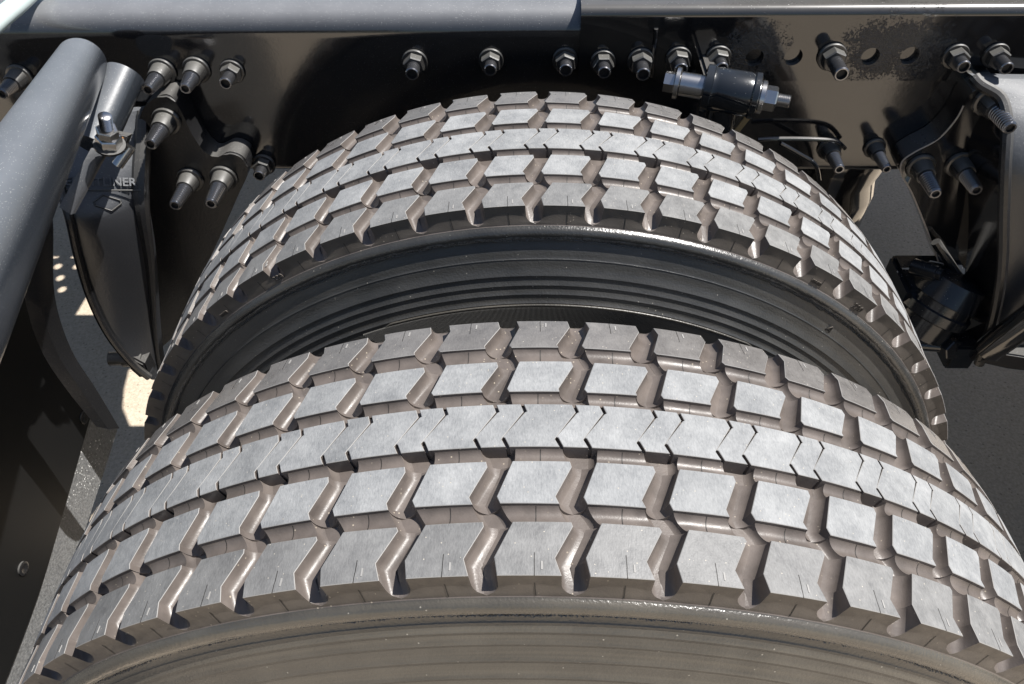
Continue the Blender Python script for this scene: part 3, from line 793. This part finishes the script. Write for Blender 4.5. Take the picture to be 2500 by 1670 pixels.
def strip_on(p, q, wd, P, ex, ey, nz):
    a = Vector(p); b = Vector(q); bm = bmesh.new()
    pts = [P+ex*a.x+ey*a.y+nz*.001, P+ex*b.x+ey*b.y+nz*.001]; tube(bm, pts, wd, 8); return bm
bm = strip_on((-.055, -.0115), (.056, -.0105), .0012, P0, ex, ey, nz); new_obj('underline', bm, CAST, leg_l)
Pd, exd, eyd, nzd = face_frame(262, 496)
dm = [(-.016, .002), (-.004, .0105), (.016, .003), (.017, -.001), (.004, -.0105), (-.015, -.003)]
bm = bmesh.new()
pts = [Pd+exd*x+eyd*y+nzd*.0012 for x, y in dm]
for i in range(len(pts)): tube(bm, [pts[i], pts[(i+1) % len(pts)]], .0011, 8)
new_obj('diamond_outline', bm, CAST, leg_l)
# gussets below the plate, foot bolt
bm = bmesh.new(); p = at(268, 876, .60); lathe(bm, p, Vector((1, .1, -.05)), [(0, .011), (.020, .011), (.021, .014), (.034, .014), (.036, .009), (.05, .009)], 18); new_obj('foot_bolt', bm, STEELP, lh)
bm = bmesh.new(); plate_poly(bm, [at(300, 862, .592), at(352, 890, .592), at(366, 922, .592), at(340, 924, .592), at(318, 905, .592)], Vector((0, .03, 0)), 0, .003); new_obj('foot', bm, CAST, lh)

# ================================================================== right hanger casting
rh = tag(empty('spring_hanger', at(2330, 420, YW)), 'right cast black spring hanger with three lockbolts and a curved bright-edged plate', 'bracket')
edge = smooth_curve([at(2440, 205, Y1), at(2395, 210, Y1), at(2362, 240, Y1), at(2335, 290, Y1), at(2290, 340, Y1), at(2232, 372, Y1), at(2202, 395, Y1), at(2200, 425, Y1), at(2225, 470, Y1), at(2262, 560, Y1), at(2290, 640, Y1)], 5)
low = [at(2330, 690, Y1), at(2385, 740, Y1), at(2440, 700, Y1), at(2470, 500, Y1), at(2475, 300, Y1)]
bm = bmesh.new(); plate_poly(bm, edge+low, Vector((0, .038, 0)), 0, .0022); mp_ = new_obj('mounting_plate', bm, GLOSS, rh, 30)
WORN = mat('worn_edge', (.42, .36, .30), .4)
bm = bmesh.new(); tube(bm, [p+Vector((.0006, .0006, 0)) for p in edge[12:]], .0011, 6); new_obj('worn_edge', bm, WORN, mp_)  # pale tube paints the highlight along the plate edge
huck(rh, at(2412, 246, Y1), 1.12, .036); huck(rh, at(2247, 405, Y1), 1.08, .034); huck(rh, at(2342, 400, Y1), 1.08, .036)
# boss and arm at the top
LEGR = [(2376, .722, 2640, .735, 186), (2392, .712, 2640, .722, 204), (2440, .698, 2640, .702, 236), (2456, .672, 2640, .672, 300), (2452, .645, 2640, .640, 400), (2448, .628, 2640, .622, 520), (2445, .617, 2640, .610, 640), (2432, .610, 2640, .604, 740), (2408, .606, 2640, .600, 830), (2388, .604, 2640, .598, 884)]
bm, rr = loft(LEGR, 8, .006, .018, Vector((0, 1, -.2))); leg_r = new_obj('leg', bm, LEGM, rh, 40)
bm = bmesh.new(); tube(bm, [r[0]+Vector((0, -.003, 0)) for r in rr], .0075, 10); new_obj('rim', bm, CAST, leg_r)
bm = bmesh.new(); rows = [[r[0]+Vector((0, .0, 0)), r[0]+Vector((-.004, .03, 0)), r[0]+Vector((-.012, .075, -.01))] for r in rr[3:]]
grid_sheet(bm, rows, .012, 0, Vector((1, 0, 0))); new_obj('web', bm, GLOSS, rh, 40)
bm = bmesh.new(); tube(bm, smooth_curve([at(2284, 590, .70), at(2310, 630, .692), at(2350, 690, .68), at(2385, 722, .672)], 5), .007, 10, radii=None); new_obj('rib', bm, CAST, rh)
bm = bmesh.new(); tube(bm, [at(2415, 852, .585), at(2470, 812, .57), at(2560, 745, .555)], .020, 16); new_obj('strut', bm, GLOSS, rh)
bm = bmesh.new(); plate_poly(bm, [at(2375, 884, .600), at(2440, 862, .580), at(2560, 880, .565), at(2560, 915, .565), at(2460, 900, .575)], Vector((0, .05, -.01)), 0, .003); new_obj('foot', bm, CAST, rh)

# spring pivot under the right hanger
sp = tag(empty('spring_pivot', at(2300, 800, .64)), 'black spring pivot bush under the right hanger, half hidden by the inner tyre', 'pivot')
c0 = at(2285, 745, .66)
bm = bmesh.new(); lathe(bm, c0, Vector((-.25, -.15, -.6)), [(-.055, .030), (-.05, .046), (-.018, .052), (-.016, .049), (-.004, .049), (-.002, .054), (.012, .054), (.016, .046), (.045, .044), (.05, .036)], 30); new_obj('bush', bm, BUSH, sp)
bm = bmesh.new(); box(bm, c0.x-.055, c0.x+.05, c0.y-.01, c0.y+.08, c0.z-.03, c0.z+.035, .006); new_obj('block', bm, BUSH, sp)
c1 = at(2312, 845, .625)
bm = bmesh.new(); hex_prism(bm, c1, Vector((.3, -.9, .3)).normalized(), 0, .016, .017, .3); lathe(bm, c1, Vector((-1, .1, 0)), [(0, .010), (.05, .010)], 16); new_obj('pivot_bolt', bm, BUSH, sp)
c2 = at(2345, 865, .62)
bm = bmesh.new(); box(bm, c2.x-.02, c2.x+.02, c2.y-.01, c2.y+.03, c2.z-.025, c2.z+.025, .004); new_obj('keeper', bm, BUSH, sp)
c3 = at(2262, 660, .67)
bm = bmesh.new(); lathe(bm, c3, Vector((.5, -.6, .2)), [(-.02, .012), (.016, .012), (.017, .009), (.024, .009)], 16); new_obj('cap', bm, BUSH, sp)

# dark air spring below the rail, only its right curve in view
asx = at(1985, 455, .90)
ab = tag(empty('air_spring', asx), 'shiny black rounded air spring below the rail beside the inner tyre', 'air spring')
bm = bmesh.new(); lathe(bm, Vector((asx.x, .90, .30)), Vector((0, 0, -1)), [(0, .05), (.01, .085), (.05, .100), (.09, .098), (.13, .088), (.16, .094), (.22, .092), (.26, .06)], 40); new_obj('bellows', bm, GLOSS, ab, 60)

# thin brake line with a bend by the right lower bolts
bm = bmesh.new(); tube(bm, smooth_curve([at(1850, 342, .735), at(1900, 339, .735), at(1990, 340, .735), at(2040, 345, .738), at(2062, 362, .745)], 5), .0032, 10)
tag(new_obj('brake_line', bm, GLOSS), 'thin black brake line bent along the lower web above the inner tyre', 'pipe')
bm = bmesh.new(); tube(bm, smooth_curve([at(1905, 350, .73), at(1950, 375, .73), at(1990, 402, .73), at(2000, 440, .735)], 5), .0030, 10)
tag(new_obj('air_hose', bm, BUSH), 'thin black hose drooping under the brake line beside the inner tyre', 'hose')

# ================================================================== shock absorber eye
sA = at(1622, 198, .668); zc = sA.z
v = fw+rt*((1895-1250)/FPX)-up*((243-835)/FPX); sB = CAM+v*((zc-.006-CAM.z)/v.z)
ax = (sB-sA).normalized(); L = (sB-sA).length
sh = tag(empty('shock_absorber', (sA+sB)/2), 'black shock absorber eye on a shiny silver bolt, hung below the rail', 'shock absorber')
k = L/.150
bm = bmesh.new(); lathe(bm, sA+ax*(.052*k), ax, [(0, .020), (.002, .027), (.010, .0275), (.011, .0255), (.016, .0245), (.018, .0255), (.052, .0255), (.056, .0245), (.058, .0265), (.064, .0265), (.066, .020)], 36); eye = new_obj('eye', bm, BUSH, sh, 40)
bm = bmesh.new(); lathe(bm, sA+ax*(.022*k), ax, [(0, .014), (.034, .014)], 28); new_obj('sleeve', bm, ZINC, sh)
bm = bmesh.new(); lathe(bm, sA+ax*(.112*k), ax, [(0, .0138), (.020, .0138)], 28); new_obj('sleeve', bm, ZINC, sh)
bm = bmesh.new(); hex_prism(bm, sA, ax, .000, .013, .0125, .25); new_obj('bolt_head', bm, ZINC, sh, 20)
bm = bmesh.new(); lathe(bm, sA, ax, [(.013, .0185), (.0175, .0185), (.0185, .017)], 28); new_obj('washer', bm, ZINC, sh)
bm = bmesh.new(); lathe(bm, sA, ax, [(.128*k, .019), (.1335*k, .019), (.1345*k, .017)], 28); new_obj('washer', bm, ZINC, sh)
bm = bmesh.new(); hex_prism(bm, sA, ax, .1345*k, .150*k, .0145, .1); new_obj('nut', bm, ZINC, sh, 20)
bm = bmesh.new(); pr = []
for i in range(8): t = .149*k+.0022*i; pr += [(t, .0080), (t+.0011, .0068)]
lathe(bm, sA, ax, pr, 18); new_obj('thread', bm, ZINC, sh, 60)
mid = sA+ax*(.083*k)
bm = bmesh.new(); lathe(bm, mid+Vector((0, .0, -.015)), Vector((.02, .02, -1)), [(0, .018), (.05, .018), (.052, .028), (.30, .028)], 24); new_obj('body', bm, BUSH, sh)
bm = bmesh.new(); box(bm, mid.x-.016, mid.x+.016, mid.y+.012, YW-.002, zc-.035, zc-.008, .004); new_obj('stud_block', bm, GLOSS, sh)
# fibre strap hanging from the eye
bm = bmesh.new(); a = at(1838, 272, .66); b = at(1798, 322, .66); rows = [[a.lerp(b, i/4)-Vector((.004, 0, 0)), a.lerp(b, i/4)+Vector((.004, 0, 0))] for i in range(5)]
grid_sheet(bm, rows, .002, 0, Vector((0, 1, 0)))
STRAP = mat('fibre_strap', (.30, .21, .10), .8); tag(new_obj('cable_tie', bm, STRAP), 'short tan strap under the shock absorber nut', 'strap')

# ================================================================== fender arm tubes on the left
tA = at(200, 150, .690); tB = at(-100, 700, .20)
dirv = (tB-tA).normalized(); tl = (tB-tA).length
bm = bmesh.new(); nseg = 10
tube(bm, [tA+dirv*(tl*i/nseg) for i in range(nseg+6)], 0, 40, radii=[.028+.012*i/nseg for i in range(nseg+6)])
tag(new_obj('guard_tube', bm, TUBEP), 'thick dusty grey-black guard tube rising from the left edge of the photo', 'tube')
sA2 = at(305, 182, .705); sB2 = at(226, 356, .612)
bm = bmesh.new(); d2 = (sB2-sA2).normalized(); l2 = (sB2-sA2).length
tube(bm, [sA2+d2*(l2*i/6) for i in range(7)], .0235, 30)
st = tag(new_obj('support_tube', bm, TUBEP), 'shorter black support tube just right of the thick guard tube', 'tube')
# clamp bolt with nuts, standing up from a strap
cb = at(268, 356, .585); ct = at(256, 285, .577)
axc = (ct-cb).normalized()
cl = tag(empty('clamp_bolt', cb), 'upright zinc clamp bolt with two nuts beside the thick guard tube', 'bolt')
bm = bmesh.new(); lathe(bm, cb, axc, [(0, .0175), (.003, .0175)], 24); wr = new_obj('washer', bm, CAST, cl)
uq, vq = frame_of(axc); bm = bmesh.new(); tube(bm, [cb+axc*.002+(uq*math.cos(t_)+vq*math.sin(t_))*.0177 for t_ in [-.9+1.6*i/12 for i in range(13)]], .0012, 6); new_obj('rust_streak', bm, RUST, wr)
bm = bmesh.new(); hex_prism(bm, cb, axc, .003, .0165, .0145, .2); new_obj('nut', bm, ZINC, cl, 20)
bm = bmesh.new(); hex_prism(bm, cb, axc, .017, .028, .0125, .5); new_obj('nut', bm, ZINC, cl, 20)
bm = bmesh.new(); pr = []
for i in range(10): t = .027+.0022*i; pr += [(t, .0074), (t+.0011, .0060)]
lathe(bm, cb, axc, pr, 16); new_obj('thread', bm, ZINC, cl, 60)
bm = bmesh.new(); rows = [[at(222-i*13, 362+i*24, .598-.012*i), at(252-i*13, 380+i*24, .60-.012*i)] for i in range(7)]
grid_sheet(bm, rows, .006, 0, Vector((.3, .8, -.3)).normalized()); tag(new_obj('clamp_strap', bm, LEGM), 'flat black clamp strap running down from the zinc clamp bolt', 'strap')
bm = bmesh.new(); plate_poly(bm, [at(212, 335, .607), at(262, 322, .607), at(312, 332, .612), at(300, 362, .602), at(262, 382, .597), at(240, 372, .6)], Vector((.0, .012, -.004)), 0, .001); new_obj('clamp_plate', bm, CAST, cl)
bm = bmesh.new(); lathe(bm, at(318, 358, .60), at(292, 395, .59)-at(318, 358, .60), [(0, .0068), (.028, .0068)], 16)
tag(new_obj('spacer_sleeve', bm, ZINC), 'small shiny spacer sleeve right of the clamp bolt', 'sleeve')

# ================================================================== curved liner and flap on the left
def at_x(px, py, X):
    v = fw + rt*((px-1250)/FPX) - up*((py-835)/FPX); return CAM + v*((X-CAM.x)/v.x)
rgt = smooth_curve([at(122, 470, .50), at(130, 554, .50), at(134, 724, .495), at(174, 853, .49), at(235, 950, .485), at(292, 1046, .48)], 5)
lft = smooth_curve([at(40, 470, .47), at(50, 560, .47), at(62, 730, .465), at(98, 850, .46), at(158, 945, .458), at(236, 1042, .455)], 5)
rows = [[b_, b_.lerp(a_, .5)+Vector((.004, -.006, .004)), a_] for a_, b_ in zip(rgt, lft)]
bm = bmesh.new(); grid_sheet(bm, rows, .012, 0, Vector((-.5, .5, -.5)).normalized())
tag(new_obj('fender_liner', bm, CAST), 'curved black strip ending in a point left of the inner tyre', 'liner')
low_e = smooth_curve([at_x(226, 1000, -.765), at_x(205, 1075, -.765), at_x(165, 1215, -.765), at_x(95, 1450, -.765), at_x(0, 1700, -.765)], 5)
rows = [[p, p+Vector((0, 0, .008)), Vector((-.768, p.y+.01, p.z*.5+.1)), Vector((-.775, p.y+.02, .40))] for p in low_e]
bm = bmesh.new(); grid_sheet(bm, rows, .006, 0, Vector((-1, 0, 0)))  # near-black sheet set just in front of the flap
tag(new_obj('dark_sheet', bm, DARKP), 'deep black satin sheet between the thick guard tube and the gritty flap', 'guard')
# mud flap: an upright rubber sheet behind the tyres, its lower edge in view
bm = bmesh.new(); XF = -.782; rows = []
for i in range(15):
    y = .665-1.15*i/14; zb = -.262-.11*(.58-y)/.4*.55
    rows.append([Vector((XF+.006*math.sin(5*y), y, zb)), Vector((XF+.005*math.sin(5*y), y, zb+.006)), Vector((XF, y, -.05)), Vector((XF-.006, y, .2)), Vector((XF-.01, y, .46))])
grid_sheet(bm, rows, .010, 0, Vector((-1, 0, 0)))
tag(new_obj('mud_flap', bm, FLAP), 'gritty dark rubber mud flap at the lower left, crossed by a shadow line', 'mud flap')

fl_ = bpy.data.objects['dark_sheet']
for px, py in ((57, 1388), (205, 1000+20)):
    p = at_x(px, py, -.7645); bm = bmesh.new(); lathe(bm, p, Vector((1, 0, 0)), [(-.002, .011), (.0012, .011), (.002, .009), (.002, .006), (.0008, .004)], 20); new_obj('rivet', bm, CAST, fl_)
# pale hose crossing the top left corner
bm = bmesh.new(); tube(bm, smooth_curve([at_z(-70, 108, .502), at_z(0, 46, .502), at_z(50, 4, .502), at_z(100, -45, .504)], 6), .011, 18)
tag(new_obj('air_line', bm, HOSE), 'pale green-white hose crossing the top left corner above the rail', 'hose')

# ================================================================== far rail, plus unseen casters added to shade ground and flange
orail = new_obj('frame_rail', channel(-2.6, 2.6, -1.62, ZT, ZB, .02, .009, .085), RAILP)
orail.rotation_euler.z = math.pi
tag(orail, 'second black frame rail on the far side, hidden behind the near rail', 'frame rail')
def to_plate(px, py):
    g = at_z(px, py, -.502); k_ = (.300+.502)/SUN.z; return (g.x+SUN.x*k_, g.y+SUN.y*k_)
openings = [to_plate(px, py)+(.012,) for px, py in ((136.6, 624.6), (181, 624.6), (139.7, 650.7), (186.4, 650.7), (145.4, 679), (150.4, 707))]
openings.append(tuple(to_plate(px, py) for px, py in ((182, 769), (233, 769), (240, 752), (220, 706))))
openings.append(tuple(to_plate(px, py) for px, py in ((312, 901), (300, 950), (296, 995), (314, 1040), (420, 1040), (420, 905))))
bm = bmesh.new()
plate_holes(bm, [(-1.7, .80), (1.6, .80), (1.6, 2.3), (-1.7, 2.3)], openings, lambda x, y: Vector((x, y, .300)), Vector((0, 0, -.006)), 0, 12)  # added shade caster, openings shaped along the sun to leave lit ground patches
tag(new_obj('shade_plate', bm, GLOSS), 'unseen black plate added behind the rail to shade the ground, six small holes and two openings let sun patches through', 'plate')
bm = bmesh.new(); box(bm, .36, 1.8, .815, 1.35, .502, 1.05, .02)  # unseen box added so that its shadow falls on the right flange
tag(new_obj('shade_box', bm, GLOSS), 'unseen black box added on top of the rail at right to shade the flange', 'box')

# the wheels of the next axle, just outside the right edge (they show in the gloss of the rail)
for y0, lab in ((0, 'next axle outer wheel just beyond the right edge of the photo'), (.3426, 'next axle inner wheel just beyond the right edge, nearest the rail')):
    wz = tag(empty('truck_wheel', (1.34, y0, 0)), lab, 'wheel', 'wheels of the next axle')
    ty = link('tyre', t1.data, None, wz)
    bm = bmesh.new()
    for kk in range(60):
        for kd in BLK:
            s_ = len(bm.verts); bm.from_mesh(MESH[kd]); bm.verts.ensure_lookup_table()
            bmesh.ops.transform(bm, matrix=Matrix.Rotation(kk*PH+.02, 4, 'Y'), verts=bm.verts[s_:])
    me = bpy.data.meshes.new('tread_blocks'); bm.to_mesh(me); bm.free()
    o = link('tread_blocks', me, [TOP, WALL, EDGE, FLANK, SEAM_RECESS], ty); o['kind'] = 'stuff'
    link('rim', w1.children[1].data if w1.children[1].name.startswith('rim') else w1.children[0].data, None, wz)

# unseen cylinder added under the rail at right to shade the ground
bm = bmesh.new(); lathe(bm, Vector((1.12, .69, .17)), Vector((1, 0, 0)), [(0, .03), (.02, .075), (.06, .095), (1.0, .095), (1.04, .075), (1.06, .03)], 36)
tag(new_obj('shade_cylinder', bm, GLOSS), 'unseen long black cylinder added under the rail at right as a shade caster', 'tank')
